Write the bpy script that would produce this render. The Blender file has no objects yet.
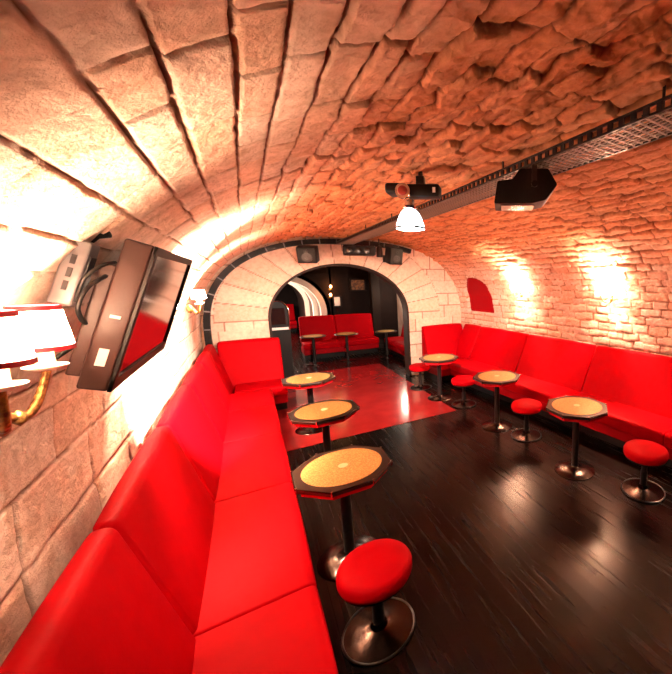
import bpy, bmesh, math, random
import numpy as np
from mathutils import Vector, Matrix
random.seed(7)
PI = math.pi
S = bpy.context.scene
C = S.collection

# ------------------------------------------------------------------ helpers
def link(o, parent=None):
    C.objects.link(o)
    if parent is not None:
        o.parent = parent
    return o

def tag(o, label=None, cat=None, group=None, kind=None):
    if label: o['label'] = label
    if cat: o['category'] = cat
    if group: o['group'] = group
    if kind: o['kind'] = kind
    return o

def thing(name, label, cat, loc=(0, 0, 0), rz=0.0, group=None):
    o = bpy.data.objects.new(name, None)
    o.empty_display_size = 0.1
    link(o)
    o.location = loc
    o.rotation_euler = (0, 0, rz)
    return tag(o, label, cat, group)

def obj(name, bm, mat, parent=None, smooth=None, mats=None):
    me = bpy.data.meshes.new(name)
    bmesh.ops.recalc_face_normals(bm, faces=bm.faces)
    bm.to_mesh(me)
    bm.free()
    for m in (mats or [mat]):
        me.materials.append(m)
    if smooth is not None:
        me.polygons.foreach_set('use_smooth', [True] * len(me.polygons))
        try:
            me.set_sharp_from_angle(angle=math.radians(smooth))
        except Exception:
            pass
    return link(bpy.data.objects.new(name, me), parent)

def dup(root, loc, rz=None, label=None, group=None):
    r = root.copy(); C.objects.link(r); r.location = loc
    if rz is not None: r.rotation_euler = (0, 0, rz)
    if label: r['label'] = label
    if group: r['group'] = group
    for ch in list(root.children):
        c = ch.copy(); C.objects.link(c); c.parent = r
        for g in list(ch.children):
            d = g.copy(); C.objects.link(d); d.parent = c
    return r

def box(bm, c, s, M=None, bevel=0.0, seg=2):
    g = bmesh.ops.create_cube(bm, size=1.0)
    vs = g['verts']
    bmesh.ops.scale(bm, vec=s, verts=vs)
    if bevel > 0:
        es = list({e for v in vs for e in v.link_edges})
        r = bmesh.ops.bevel(bm, geom=es, offset=bevel, segments=seg, profile=0.5, affect='EDGES')
        vs = list({v for f in r['faces'] for v in f.verts} | {v for v in vs if v.is_valid})
    T = Matrix.Translation(c)
    if M is not None:
        T = T @ M.to_4x4()
    bmesh.ops.transform(bm, matrix=T, verts=vs)
    return vs

def lathe(bm, prof, n=32, c=(0, 0, 0), M=None):
    """prof: list of (r, z) - closed at the axis when r = 0"""
    rings = []
    c = Vector(c)
    def P(v):
        v = Vector(v)
        return (M @ v if M is not None else v) + c
    for r, z in prof:
        if r < 1e-6:
            rings.append([bm.verts.new(P((0, 0, z)))])
        else:
            rings.append([bm.verts.new(P((r * math.cos(2 * PI * i / n), r * math.sin(2 * PI * i / n), z))) for i in range(n)])
    for a, b in zip(rings[:-1], rings[1:]):
        for i in range(n):
            j = (i + 1) % n
            if len(a) == 1 and len(b) == 1: continue
            if len(a) == 1: bm.faces.new((a[0], b[i], b[j]))
            elif len(b) == 1: bm.faces.new((a[i], a[j], b[0]))
            else: bm.faces.new((a[i], a[j], b[j], b[i]))

def tube(bm, pts, r, n=10, cap=True):
    pts = [Vector(p) for p in pts]
    rings = []
    up = Vector((0, 0, 1))
    prev = None
    for i, p in enumerate(pts):
        t = (pts[min(i + 1, len(pts) - 1)] - pts[max(i - 1, 0)]).normalized()
        if prev is None:
            a = t.cross(up)
            if a.length < 1e-3: a = t.cross(Vector((1, 0, 0)))
        else:
            a = prev - t * prev.dot(t)
        a.normalize(); prev = a
        b = t.cross(a)
        rr = r[i] if isinstance(r, (list, tuple)) else r
        rings.append([bm.verts.new(p + a * (rr * math.cos(2 * PI * k / n)) + b * (rr * math.sin(2 * PI * k / n))) for k in range(n)])
    for A, B in zip(rings[:-1], rings[1:]):
        for k in range(n):
            j = (k + 1) % n
            bm.faces.new((A[k], A[j], B[j], B[k]))
    if cap:
        bm.faces.new(rings[0][::-1]); bm.faces.new(rings[-1])

def prism(bm, poly, z0, z1, M=None):
    """extrude an (x, y) polygon from z0 to z1"""
    def P(v):
        v = Vector(v)
        return M @ v if M is not None else v
    a = [bm.verts.new(P((x, y, z0))) for x, y in poly]
    b = [bm.verts.new(P((x, y, z1))) for x, y in poly]
    n = len(poly)
    bm.faces.new(a[::-1]); bm.faces.new(b)
    for i in range(n):
        j = (i + 1) % n
        bm.faces.new((a[i], a[j], b[j], b[i]))

def round_poly(pts, radii, seg=5):
    """round the corners of a closed polygon"""
    out = []
    n = len(pts)
    for i in range(n):
        p = Vector(pts[i]); a = Vector(pts[i - 1]) - p; b = Vector(pts[(i + 1) % n]) - p
        r = radii[i] if isinstance(radii, (list, tuple)) else radii
        if r <= 0: out.append(tuple(p)); continue
        r = min(r, a.length * .49, b.length * .49)
        A = p + a.normalized() * r; B = p + b.normalized() * r
        for k in range(seg + 1):
            t = k / seg
            q = A * (1 - t) ** 2 + p * 2 * t * (1 - t) + B * t ** 2
            out.append(tuple(q))
    return out

def pillow(bm, prof, y0, y1, r, seg=5, belly=0.0, n=9):
    """sweep an (x, z) profile along y with its ends rounded over by r"""
    ar = sum(prof[i][0] * prof[(i + 1) % len(prof)][1] - prof[(i + 1) % len(prof)][0] * prof[i][1] for i in range(len(prof)))
    if ar < 0: prof = prof[::-1]
    N = len(prof)
    nrm = []
    for i in range(N):
        t = Vector(prof[(i + 1) % N]) - Vector(prof[i - 1])
        t.normalize()
        nrm.append(Vector((-t.y, t.x)))          # inward
    ys = []
    for k in range(seg + 1):
        a = PI / 2 * k / seg
        ys.append((y0 + r * (1 - math.cos(a)) , r * (1 - math.sin(a))))
    mid = [(y0 + r + (y1 - y0 - 2 * r) * k / n, 0) for k in range(1, n)]
    end = [(y0 + y1 - y, o) for y, o in ys[::-1]]
    rings = []
    for y, o in ys + mid + end:
        t = (y - y0) / (y1 - y0)
        bl = belly * (1 - (2 * t - 1) ** 2)
        ring = []
        for p, q in zip(prof, nrm):
            v = Vector(p) + q * (o - bl)
            ring.append(bm.verts.new((v.x, y, v.y)))
        rings.append(ring)
    for A, B in zip(rings[:-1], rings[1:]):
        for i in range(N):
            j = (i + 1) % N
            bm.faces.new((A[i], A[j], B[j], B[i]))
    bm.faces.new(rings[0]); bm.faces.new(rings[-1][::-1])

# ------------------------------------------------------------------ materials
def mat(name, col, rough=.5, metal=0., spec=.5, bump=None, var=None, coat=0., sheen=0.):
    m = bpy.data.materials.new(name); m.use_nodes = True
    nt = m.node_tree; b = nt.nodes['Principled BSDF']
    b.inputs['Base Color'].default_value = (*col, 1)
    b.inputs['Roughness'].default_value = rough
    b.inputs['Metallic'].default_value = metal
    b.inputs['Specular IOR Level'].default_value = spec
    b.inputs['Coat Weight'].default_value = coat
    b.inputs['Sheen Weight'].default_value = sheen
    tc = nt.nodes.new('ShaderNodeTexCoord')
    if var:
        sc, c2, lo, hi = var
        nz = nt.nodes.new('ShaderNodeTexNoise'); nz.inputs['Scale'].default_value = sc; nz.inputs['Detail'].default_value = 6
        rp = nt.nodes.new('ShaderNodeValToRGB')
        rp.color_ramp.elements[0].position = lo; rp.color_ramp.elements[0].color = (*col, 1)
        rp.color_ramp.elements[1].position = hi; rp.color_ramp.elements[1].color = (*c2, 1)
        nt.links.new(tc.outputs['Object'], nz.inputs['Vector'])
        nt.links.new(nz.outputs['Fac'], rp.inputs['Fac'])
        nt.links.new(rp.outputs['Color'], b.inputs['Base Color'])
    if bump:
        sc, st = bump
        nz = nt.nodes.new('ShaderNodeTexNoise'); nz.inputs['Scale'].default_value = sc; nz.inputs['Detail'].default_value = 5
        bp = nt.nodes.new('ShaderNodeBump'); bp.inputs['Strength'].default_value = st; bp.inputs['Distance'].default_value = .01
        nt.links.new(tc.outputs['Object'], nz.inputs['Vector'])
        nt.links.new(nz.outputs['Fac'], bp.inputs['Height'])
        nt.links.new(bp.outputs['Normal'], b.inputs['Normal'])
    return m

def emit(name, col, st):
    m = bpy.data.materials.new(name); m.use_nodes = True
    b = m.node_tree.nodes['Principled BSDF']
    b.inputs['Base Color'].default_value = (*[min(1, c) for c in col], 1)
    b.inputs['Emission Color'].default_value = (*col, 1)
    b.inputs['Emission Strength'].default_value = st
    return m

M_red = mat('red_leatherette', (.38, .0003, .0035), .55, 0, .03, bump=(60, .06), var=(9, (.34, .0004, .0035), .35, .7))
M_redd = mat('dark_red_leatherette', (.27, .0006, .004), .55, 0, .06, bump=(60, .06))
M_black = mat('black_paint', (.006, .005, .005), .5, 0, .18, bump=(90, .05))
M_blackm = mat('black_metal', (.012, .011, .011), .3, .2, .5)
M_blackp = mat('black_plastic', (.007, .006, .006), .5, 0, .15)
M_brownp = mat('brown_black_plastic', (.024, .010, .008), .5, 0, .2)
M_chrome = mat('chrome', (.72, .70, .68), .14, 1.)
M_dchrome = mat('dull_chrome', (.075, .060, .054), .24, 1., bump=(14, .15))
M_silver = mat('silver_plastic', (.17, .16, .165), .42, .2)
M_white = mat('white_enamel', (.85, .80, .74), .4)
M_candle = mat('candle_sleeve', (.86, .74, .42), .5)
M_brass = mat('antique_brass', (.36, .19, .055), .42, .85, var=(60, (.13, .06, .02), .4, .6), bump=(70, .5))
M_rim = mat('table_rim', (.020, .010, .007), .28, 0, .5, coat=.3)
M_redtrim_reflection = mat('red_trim_and_reflection', (.50, .006, .012), .25, 0, .5)  # table skirts; also the red reflection painted on the television vents
M_ribbon = mat('red_ribbon', (.50, .005, .012), .6)
M_screen = mat('screen_glass', (.020, .008, .008), .08, 0, .6)
M_wood = mat('dark_wood', (.014, .008, .006), .5, 0, .12, bump=(25, .1))
M_trim = mat('dark_trim', (.022, .011, .008), .55, 0, .15)
M_dwall = mat('dark_wall', (.010, .005, .004), .7, 0, .08, bump=(12, .2))
M_picture = mat('picture', (.10, .04, .015), .4, var=(14, (.30, .12, .03), .45, .6))
M_paper = mat('paper', (.75, .70, .68), .7)

def m_glitter():
    m = mat('gold_glitter', (.62, .34, .09), .34, .35, .6)
    nt = m.node_tree; b = nt.nodes['Principled BSDF']
    tc = nt.nodes.new('ShaderNodeTexCoord')
    v = nt.nodes.new('ShaderNodeTexVoronoi'); v.inputs['Scale'].default_value = 150
    rp = nt.nodes.new('ShaderNodeValToRGB')
    e = rp.color_ramp.elements
    e[0].position = .0; e[0].color = (.36, .17, .035, 1)
    e[1].position = 1.; e[1].color = (.95, .70, .30, 1)
    x = e.new(.45); x.color = (.62, .34, .085, 1)
    nz = nt.nodes.new('ShaderNodeTexNoise'); nz.inputs['Scale'].default_value = 70; nz.inputs['Detail'].default_value = 3
    mx = nt.nodes.new('ShaderNodeMix'); mx.data_type = 'FLOAT'; mx.inputs[0].default_value = .5
    nt.links.new(tc.outputs['Object'], v.inputs['Vector']); nt.links.new(tc.outputs['Object'], nz.inputs['Vector'])
    sp = nt.nodes.new('ShaderNodeSeparateColor')
    nt.links.new(v.outputs['Color'], sp.inputs[0])
    nt.links.new(sp.outputs[0], mx.inputs[2]); nt.links.new(nz.outputs['Fac'], mx.inputs[3])
    nt.links.new(mx.outputs[0], rp.inputs['Fac']); nt.links.new(rp.outputs['Color'], b.inputs['Base Color'])
    bp = nt.nodes.new('ShaderNodeBump'); bp.inputs['Strength'].default_value = .35; bp.inputs['Distance'].default_value = .004
    nt.links.new(sp.outputs[1], bp.inputs['Height']); nt.links.new(bp.outputs['Normal'], b.inputs['Normal'])
    return m
M_glitter = m_glitter()

def m_stone(name, rough=.85, bscale=42, bstr=.9):
    m = bpy.data.materials.new(name); m.use_nodes = True
    nt = m.node_tree; b = nt.nodes['Principled BSDF']
    b.inputs['Roughness'].default_value = rough; b.inputs['Specular IOR Level'].default_value = .2
    at = nt.nodes.new('ShaderNodeVertexColor'); at.layer_name = 'stone'
    tc = nt.nodes.new('ShaderNodeTexCoord')
    nz = nt.nodes.new('ShaderNodeTexNoise'); nz.inputs['Scale'].default_value = 17; nz.inputs['Detail'].default_value = 8; nz.inputs['Roughness'].default_value = .65
    rp = nt.nodes.new('ShaderNodeValToRGB')
    rp.color_ramp.elements[0].position = .3; rp.color_ramp.elements[0].color = (.72, .66, .60, 1)
    rp.color_ramp.elements[1].position = .6; rp.color_ramp.elements[1].color = (1, 1, 1, 1)
    mx = nt.nodes.new('ShaderNodeMix'); mx.data_type = 'RGBA'; mx.blend_type = 'MULTIPLY'; mx.inputs[0].default_value = .85
    n2 = nt.nodes.new('ShaderNodeTexNoise'); n2.inputs['Scale'].default_value = bscale; n2.inputs['Detail'].default_value = 8; n2.inputs['Roughness'].default_value = .7
    bp = nt.nodes.new('ShaderNodeBump'); bp.inputs['Strength'].default_value = bstr; bp.inputs['Distance'].default_value = .02
    L = nt.links.new
    L(tc.outputs['Object'], nz.inputs['Vector']); L(nz.outputs['Fac'], rp.inputs['Fac'])
    L(at.outputs['Color'], mx.inputs[6]); L(rp.outputs['Color'], mx.inputs[7]); L(mx.outputs[2], b.inputs['Base Color'])
    L(tc.outputs['Object'], n2.inputs['Vector']); L(n2.outputs['Fac'], bp.inputs['Height']); L(bp.outputs['Normal'], b.inputs['Normal'])
    return m
M_stone = m_stone('vault_stone')
M_ashlar = m_stone('ashlar_stone', bscale=40, bstr=.25)

def m_floor():
    m = bpy.data.materials.new('dark_floorboards'); m.use_nodes = True
    nt = m.node_tree; b = nt.nodes['Principled BSDF']; L = nt.links.new
    tc = nt.nodes.new('ShaderNodeTexCoord')
    mp = nt.nodes.new('ShaderNodeMapping'); mp.inputs['Rotation'].default_value = (0, 0, PI / 2)
    br = nt.nodes.new('ShaderNodeTexBrick')
    br.inputs['Scale'].default_value = 1.0
    br.inputs['Brick Width'].default_value = .95; br.inputs['Row Height'].default_value = .125
    br.inputs['Mortar Size'].default_value = .005; br.inputs['Mortar Smooth'].default_value = .3
    br.inputs['Color1'].default_value = (.010, .0055, .004, 1); br.inputs['Color2'].default_value = (.003, .002, .0015, 1)
    br.inputs['Mortar'].default_value = (.002, .002, .002, 1)
    L(tc.outputs['Object'], mp.inputs['Vector']); L(mp.outputs['Vector'], br.inputs['Vector'])
    m2 = nt.nodes.new('ShaderNodeMapping'); m2.inputs['Scale'].default_value = (9, .5, 1)
    nz = nt.nodes.new('ShaderNodeTexNoise'); nz.inputs['Scale'].default_value = 3; nz.inputs['Detail'].default_value = 6
    L(tc.outputs['Object'], m2.inputs['Vector']); L(m2.outputs['Vector'], nz.inputs['Vector'])
    mx = nt.nodes.new('ShaderNodeMix'); mx.data_type = 'RGBA'; mx.blend_type = 'MULTIPLY'; mx.inputs[0].default_value = .6
    L(br.outputs['Color'], mx.inputs[6]); L(nz.outputs['Color'], mx.inputs[7]); L(mx.outputs[2], b.inputs['Base Color'])
    mr = nt.nodes.new('ShaderNodeMapRange'); mr.inputs[1].default_value = .3; mr.inputs[2].default_value = .7; mr.inputs[3].default_value = .20; mr.inputs[4].default_value = .30
    L(nz.outputs['Fac'], mr.inputs[0]); L(mr.outputs[0], b.inputs['Roughness'])
    b.inputs['Specular IOR Level'].default_value = .13
    inv = nt.nodes.new('ShaderNodeMath'); inv.operation = 'MULTIPLY_ADD'; inv.inputs[1].default_value = -1.; inv.inputs[2].default_value = 1.
    L(br.outputs['Fac'], inv.inputs[0])
    ad = nt.nodes.new('ShaderNodeMath'); ad.operation = 'MULTIPLY_ADD'; ad.inputs[1].default_value = .012
    L(nz.outputs['Fac'], ad.inputs[0]); L(inv.outputs[0], ad.inputs[2])
    bp = nt.nodes.new('ShaderNodeBump'); bp.inputs['Strength'].default_value = .5; bp.inputs['Distance'].default_value = .005
    L(ad.outputs[0], bp.inputs['Height']); L(bp.outputs['Normal'], b.inputs['Normal'])
    return m
M_floor = m_floor()
M_dance = mat('red_dance_floor', (.34, .020, .020), .16, 0, .5, bump=(3, .03), var=(3, (.27, .014, .015), .35, .65))

# ------------------------------------------------------------------ the stone shell
def _h(*a):
    h = np.zeros(np.broadcast(*a).shape, np.uint32) + np.uint32(2166136261)
    for x in a:
        h = (h ^ (np.asarray(x).astype(np.int64) & 0xffffffff).astype(np.uint32)) * np.uint32(16777619)
        h ^= h >> np.uint32(13)
        h = h * np.uint32(0x5bd1e995)
        h ^= h >> np.uint32(15)
    return (h & np.uint32(0xffffff)).astype(np.float64) / 0xffffff

def vnoise(x, y, seed=0):
    xi = np.floor(x); yi = np.floor(y)
    fx = x - xi; fy = y - yi
    fx = fx * fx * (3 - 2 * fx); fy = fy * fy * (3 - 2 * fy)
    xi = xi.astype(np.int64); yi = yi.astype(np.int64)
    s = np.full_like(xi, seed)
    a = _h(xi, yi, s); b = _h(xi + 1, yi, s); c = _h(xi, yi + 1, s); d = _h(xi + 1, yi + 1, s)
    return (a * (1 - fx) + b * fx) * (1 - fy) + (c * (1 - fx) + d * fx) * fy - .5

def fbm(x, y, oct=4, seed=0):
    v = 0; a = 1.
    for k in range(oct):
        v = v + a * vnoise(x * 2 ** k + 17.3 * k, y * 2 ** k - 9.1 * k, seed + k)
        a *= .55
    return v

def smooth(a, b, x):
    t = np.clip((x - a) / (b - a), 0, 1)
    return t * t * (3 - 2 * t)

def bricks(s, y, sb, lens, seed):
    """stone pattern: courses between the boundaries sb along s, joints along y.  Returns the distance to the nearest joint,
    a random number per stone, and the offset from the stone's middle"""
    rs = np.random.RandomState(seed)
    ci = np.clip(np.searchsorted(sb, s) - 1, 0, len(sb) - 2)
    d = np.minimum(s - sb[ci], sb[ci + 1] - s)
    ls = s - (sb[ci] + sb[ci + 1]) / 2
    ly = np.zeros_like(s); bid = np.zeros(s.shape, np.int64)
    for c in range(len(sb) - 1):
        lo, hi = lens(.5 * (sb[c] + sb[c + 1]))
        j = np.cumsum(rs.uniform(lo, hi, 120)) - 3.0 - rs.uniform(0, hi)
        m = ci == c
        if not m.any(): continue
        yy = y[m]
        k = np.clip(np.searchsorted(j, yy) - 1, 0, len(j) - 2)
        d[m] = np.minimum(d[m], np.minimum(yy - j[k], j[k + 1] - yy))
        ly[m] = yy - .5 * (j[k] + j[k + 1])
        bid[m] = k + 1000 * c
    return np.maximum(d, 0), bid, ls, ly

def grid_mesh(name, P, col, faces_mask, m, kind='structure'):
    """P (ns, ny, 3) -> smooth shaded grid with the colour of each stone on its vertices"""
    ns, ny = P.shape[:2]
    idx = np.arange(ns * ny).reshape(ns, ny)
    q = np.stack([idx[:-1, :-1], idx[1:, :-1], idx[1:, 1:], idx[:-1, 1:]], -1)
    if faces_mask is not None:
        q = q[faces_mask]
    q = q.reshape(-1, 4)
    me = bpy.data.meshes.new(name)
    me.vertices.add(ns * ny); me.vertices.foreach_set('co', P.reshape(-1).astype(np.float32))
    me.loops.add(len(q) * 4); me.loops.foreach_set('vertex_index', q.reshape(-1).astype(np.int32))
    me.polygons.add(len(q)); me.polygons.foreach_set('loop_start', (np.arange(len(q)) * 4).astype(np.int32))
    me.polygons.foreach_set('use_smooth', np.ones(len(q), bool))
    me.update(calc_edges=True)
    ca = me.color_attributes.new('stone', 'FLOAT_COLOR', 'POINT')
    ca.data.foreach_set('color', np.concatenate([col, np.ones(col.shape[:2] + (1,))], -1).reshape(-1).astype(np.float32))
    me.materials.append(m)
    return tag(link(bpy.data.objects.new(name, me)), kind=kind)

XL = -.68                                # left wall
Z0, BV, NV, YE = 1.2, 1.72, 2.5, 7.4     # springing, rise, roundness, end wall
def XR(y): return 4.10 + (7.0 - y) * .07
LREF, RREF = XL, 4.38
def profile(n=4000):
    c = (LREF + RREF) / 2; a = (RREF - LREF) / 2
    ph = np.linspace(PI, 0, n)
    x = c + a * np.sign(np.cos(ph)) * np.abs(np.cos(ph)) ** (2 / NV)
    z = Z0 + BV * np.abs(np.sin(ph)) ** (2 / NV)
    zl = np.linspace(0, Z0, 200)[:-1]
    x = np.concatenate([np.full(199, LREF), x, np.full(199, RREF)])
    z = np.concatenate([zl, z, zl[::-1]])
    s = np.concatenate([[0], np.cumsum(np.hypot(np.diff(x), np.diff(z)))])
    return s, x, z
PS, PX, PZ = profile()
STOT = PS[-1]
def vault_pt(xr, z, y):
    r = XR(y)
    return XL + (xr - LREF) * (r - XL) / (RREF - LREF)
def vault_x(z, y, side):
    """x of the bare vault at height z"""
    u = max(0., (z - Z0) / BV)
    k = max(0., 1 - u ** NV) ** (1 / NV)
    c = (XL + XR(y)) / 2; a = (XR(y) - XL) / 2
    return c + side * a * k
def vault_z(x, y):
    c = (XL + XR(y)) / 2; a = (XR(y) - XL) / 2
    k = min(1., abs((x - c) / a))
    return Z0 + BV * (1 - k ** NV) ** (1 / NV)

NICHE = (6.12, 7.08, 1.42, 2.17)          # y0, y1, z0, z of the crown
def in_niche(y, z):
    yc = (NICHE[0] + NICHE[1]) / 2; h = (NICHE[1] - NICHE[0]) / 2
    zs = NICHE[3] - .40
    t = np.clip(1 - ((y - yc) / h) ** 2, 0, 1)
    return (np.abs(y - yc) < h) & (z > NICHE[2]) & (z < zs + .40 * np.sqrt(t))

def build_vault():
    ss = [0.]
    while ss[-1] < STOT:
        s = ss[-1]
        ss.append(s + (.03 if s < .8 else .010 if s < 1.5 else .007 if s < 3.9 else .011 if s < 5.4 else .018 if s < STOT - .9 else .03))
    ss = np.array(ss[:-1] + [STOT])
    yy = [-1.3]
    while yy[-1] < YE + .06:
        y = yy[-1]
        yy.append(y + (.05 if y < .2 else .008 if y < 2.0 else .012 if y < 3.0 else .018 if y < 4.6 else .024))
    yy = np.array(yy)
    x = np.interp(ss, PS, PX); z = np.interp(ss, PS, PZ)
    dx = np.gradient(x, ss); dz = np.gradient(z, ss)
    ln = np.hypot(dx, dz); nx = dz / ln; nz = -dx / ln     # inward
    SS, YY = np.meshgrid(ss, yy, indexing='ij')
    # courses: big dressed blocks on the left, small rough stones from the crown to the right wall
    rs = np.random.RandomState(11)
    xs0 = float(np.interp(.28, PX[199:2500], PS[199:2500]))
    sb = [-.1]
    while sb[-1] < xs0: sb.append(sb[-1] + (rs.uniform(.22, .30) if sb[-1] < 1.6 else rs.uniform(.105, .145)))
    while sb[-1] < STOT + .2:
        sb.append(sb[-1] + rs.uniform(.095, .135))
    sb = np.array(sb)
    rg1 = smooth(xs0 - .25, xs0 + .35, SS + .12 * fbm(SS * 2, YY * 2, 2, 5))       # 0 dressed .. 1 rough
    zz0 = np.interp(SS, PS, PZ)
    right = smooth(STOT - 3.3, STOT - 1.9, SS)                            # the tidier brick wall on the right
    rg = rg1 * (1 - .45 * right)
    wj = .006 + .024 * rg
    ws = SS + wj * 1.3 * fbm(SS * 7, YY * 7, 3, 21); wy = YY + wj * 1.6 * fbm(SS * 6, YY * 6, 3, 31)
    d, bid, ls, ly = bricks(ws, wy, sb, lambda s: (.40, .72) if s < 1.6 else (.20, .40), 3)
    # joints open and close along their length
    op = .55 + .9 * np.clip(fbm(SS * 2.2, YY * 2.2, 3, 41) + .35, 0, 1)
    w = (.0075 + .0135 * rg + .007 * (1 - smooth(1.4, 1.8, SS))) * op
    hh = smooth(0, 1, d / w)
    r1 = _h(bid, bid * 0 + 1); r2 = _h(bid, bid * 0 + 2); r3 = _h(bid, bid * 0 + 3); r4 = _h(bid, bid * 0 + 4)
    disp = (hh - 1) * (.015 + .013 * rg + .010 * (1 - smooth(1.4, 1.8, SS))) * op
    bulge = smooth(0, 1, d / .09)
    disp += hh * ((r1 - .5) * (.005 + .025 * rg) + (r2 - .5) * (.05 + .16 * rg) * ls + (r3 - .5) * (.02 + .06 * rg) * ly + bulge * .003 * rg)
    disp += (.003 + .009 * rg) * fbm(SS * 9, YY * 9, 4, 51) + .006 * fbm(SS * 2.5, YY * 2.5, 2, 61)
    disp += (.003 + .006 * rg) * fbm(SS * 30, YY * 30, 4, 71)
    ins = in_niche(YY, zz0) & (SS > STOT / 2)
    disp = np.where(ins, -.20, disp)
    X = vault_pt(np.broadcast_to(x[:, None], SS.shape), None, YY) + nx[:, None] * disp
    Z = z[:, None] + nz[:, None] * disp
    P = np.stack([X, YY, Z], -1)
    # colour of the stones themselves
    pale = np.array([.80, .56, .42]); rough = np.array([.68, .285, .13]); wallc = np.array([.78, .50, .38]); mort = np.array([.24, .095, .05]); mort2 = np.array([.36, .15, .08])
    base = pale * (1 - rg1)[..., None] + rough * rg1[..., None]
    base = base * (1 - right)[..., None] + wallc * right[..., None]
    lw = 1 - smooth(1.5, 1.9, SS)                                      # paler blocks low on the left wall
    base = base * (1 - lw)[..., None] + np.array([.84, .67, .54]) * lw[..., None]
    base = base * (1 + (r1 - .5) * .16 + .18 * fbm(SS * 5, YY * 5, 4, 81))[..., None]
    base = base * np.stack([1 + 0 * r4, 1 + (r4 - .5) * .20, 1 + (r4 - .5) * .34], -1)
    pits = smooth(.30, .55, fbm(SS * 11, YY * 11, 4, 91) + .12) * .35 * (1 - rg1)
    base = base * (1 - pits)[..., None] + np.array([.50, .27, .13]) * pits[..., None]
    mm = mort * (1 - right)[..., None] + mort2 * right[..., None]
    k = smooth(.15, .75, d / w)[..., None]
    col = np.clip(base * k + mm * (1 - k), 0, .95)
    i1 = int(np.searchsorted(PZ[:2000], 1.75)); s1 = PS[i1]; a = int(np.searchsorted(ss, s1)); b = int(np.searchsorted(ss, STOT - s1))
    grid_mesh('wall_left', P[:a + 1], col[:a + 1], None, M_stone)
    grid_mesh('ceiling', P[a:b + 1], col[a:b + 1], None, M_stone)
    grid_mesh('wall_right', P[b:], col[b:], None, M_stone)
build_vault()

# end wall with its arched doorway
AX, AH, AZ, AB = 1.51, 1.245, 1.42, .985          # arch centre, half width, springing, rise
def arch_in(x, z, e=0.):
    k = np.clip(1 - ((x - AX) / (AH + e)) ** 2, 0, 1)
    return (np.abs(x - AX) < AH + e) & (z < AZ + (AB + e) * np.sqrt(k))
def build_end_wall():
    xs = np.arange(-.95, 4.5, .018); zs = np.arange(0, 3.2, .018)
    XX, ZZ = np.meshgrid(xs, zs, indexing='ij')
    zb = np.array([-.2, .12, .42, .70, .99, 1.27, 1.55, 1.82, 2.10, 2.36, 2.62, 2.9, 3.3])
    d1, b1, _, _ = bricks(ZZ + .004 * fbm(XX * 5, ZZ * 5, 2, 7), XX + .004 * fbm(XX * 5, ZZ * 5, 2, 8), zb, lambda s: (.36, .58), 17)
    # voussoirs round the arch
    ex = (XX - AX) / AH; ez = np.maximum(ZZ - AZ, 0) / AB
    rad = np.hypot(ex, ez); ang = np.arctan2(ez, ex)
    nv = 15
    af = ang / PI * nv
    dv = np.minimum(af - np.floor(af), np.ceil(af) - af) / nv * PI * 1.2
    inv = (rad < 1.62) & (ZZ > AZ)
    d2 = np.minimum(dv, np.abs(rad - 1.62) * 1.1)
    d = np.where(inv, d2, d1)
    bid = np.where(inv, 90000 + np.floor(af).astype(np.int64), b1)
    w = .011
    hh = smooth(0, 1, d / w)
    r1 = _h(bid, bid * 0 + 1); r4 = _h(bid, bid * 0 + 4)
    disp = (hh - 1) * .010 + hh * (r1 - .5) * .008 + .003 * fbm(XX * 14, ZZ * 14, 3, 3)
    base = np.array([.78, .57, .44]) * (1 + (r1 - .5) * .14 + .10 * fbm(XX * 4, ZZ * 4, 4, 81))[..., None]
    base = base * np.stack([1 + 0 * r4, 1 + (r4 - .5) * .16, 1 + (r4 - .5) * .22], -1)
    k = smooth(.2, .8, d / w)[..., None]
    col = np.clip(base * k + np.array([.26, .12, .08]) * (1 - k), 0, .95)
    P = np.stack([XX, YE - disp, ZZ], -1)
    xm = (XX[:-1, :-1] + XX[1:, 1:]) / 2; zm = (ZZ[:-1, :-1] + ZZ[1:, 1:]) / 2
    # grid is (x, z): faces inside the doorway are left out
    grid_mesh('wall_end', P, col, ~arch_in(xm, zm), M_ashlar)
build_end_wall()

def arch_pts(e=0., n=40):
    pts = [(AX - AH - e, 0)]
    for k in range(n + 1):
        a = PI - PI * k / n
        pts.append((AX + (AH + e) * math.cos(a), AZ + (AB + e) * math.sin(a)))
    pts.append((AX + AH + e, 0))
    return pts
def arch_band(name, e0, e1, y0, y1, m):
    bm = bmesh.new()
    A = arch_pts(e0); B = arch_pts(e1)
    rows = [[bm.verts.new((x, y, z)) for x, z in pl] for pl, y in ((A, y0), (B, y0), (B, y1), (A, y1))]
    for r0, r1 in zip(rows, rows[1:] + rows[:1]):
        for i in range(len(A) - 1):
            bm.faces.new((r0[i], r0[i + 1], r1[i + 1], r1[i]))
    return tag(obj(name, bm, m, None, 40), 'dark lining round the arched doorway in the end wall', kind='structure')
arch_band('trim_1', -.014, .026, YE - .03, YE + .24, M_trim)

# niche in the right wall: its arched red back
def niche():
    bm = bmesh.new()
    y0, y1, z0, z1 = NICHE
    yc = (y0 + y1) / 2; h = (y1 - y0) / 2 + .04; zs = z1 - .40
    pl = [(y0 - .04, z0 - .05), (y1 + .04, z0 - .05)] + [(yc + h * math.cos(PI * k / 20), zs + .44 * math.sin(PI * k / 20)) for k in range(21)]
    rows = []
    for dx in (.09, .13):
        rows.append([bm.verts.new((vault_x(z, y, 1) + dx, y, z)) for y, z in pl])
    n = len(pl)
    bm.faces.new(rows[0]); bm.faces.new(rows[1][::-1])
    for i in range(n):
        j = (i + 1) % n
        bm.faces.new((rows[0][i], rows[0][j], rows[1][j], rows[1][i]))
    tag(obj('trim_2', bm, M_redd), 'red arched panel lining the niche in the right wall', kind='structure')
niche()

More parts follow.
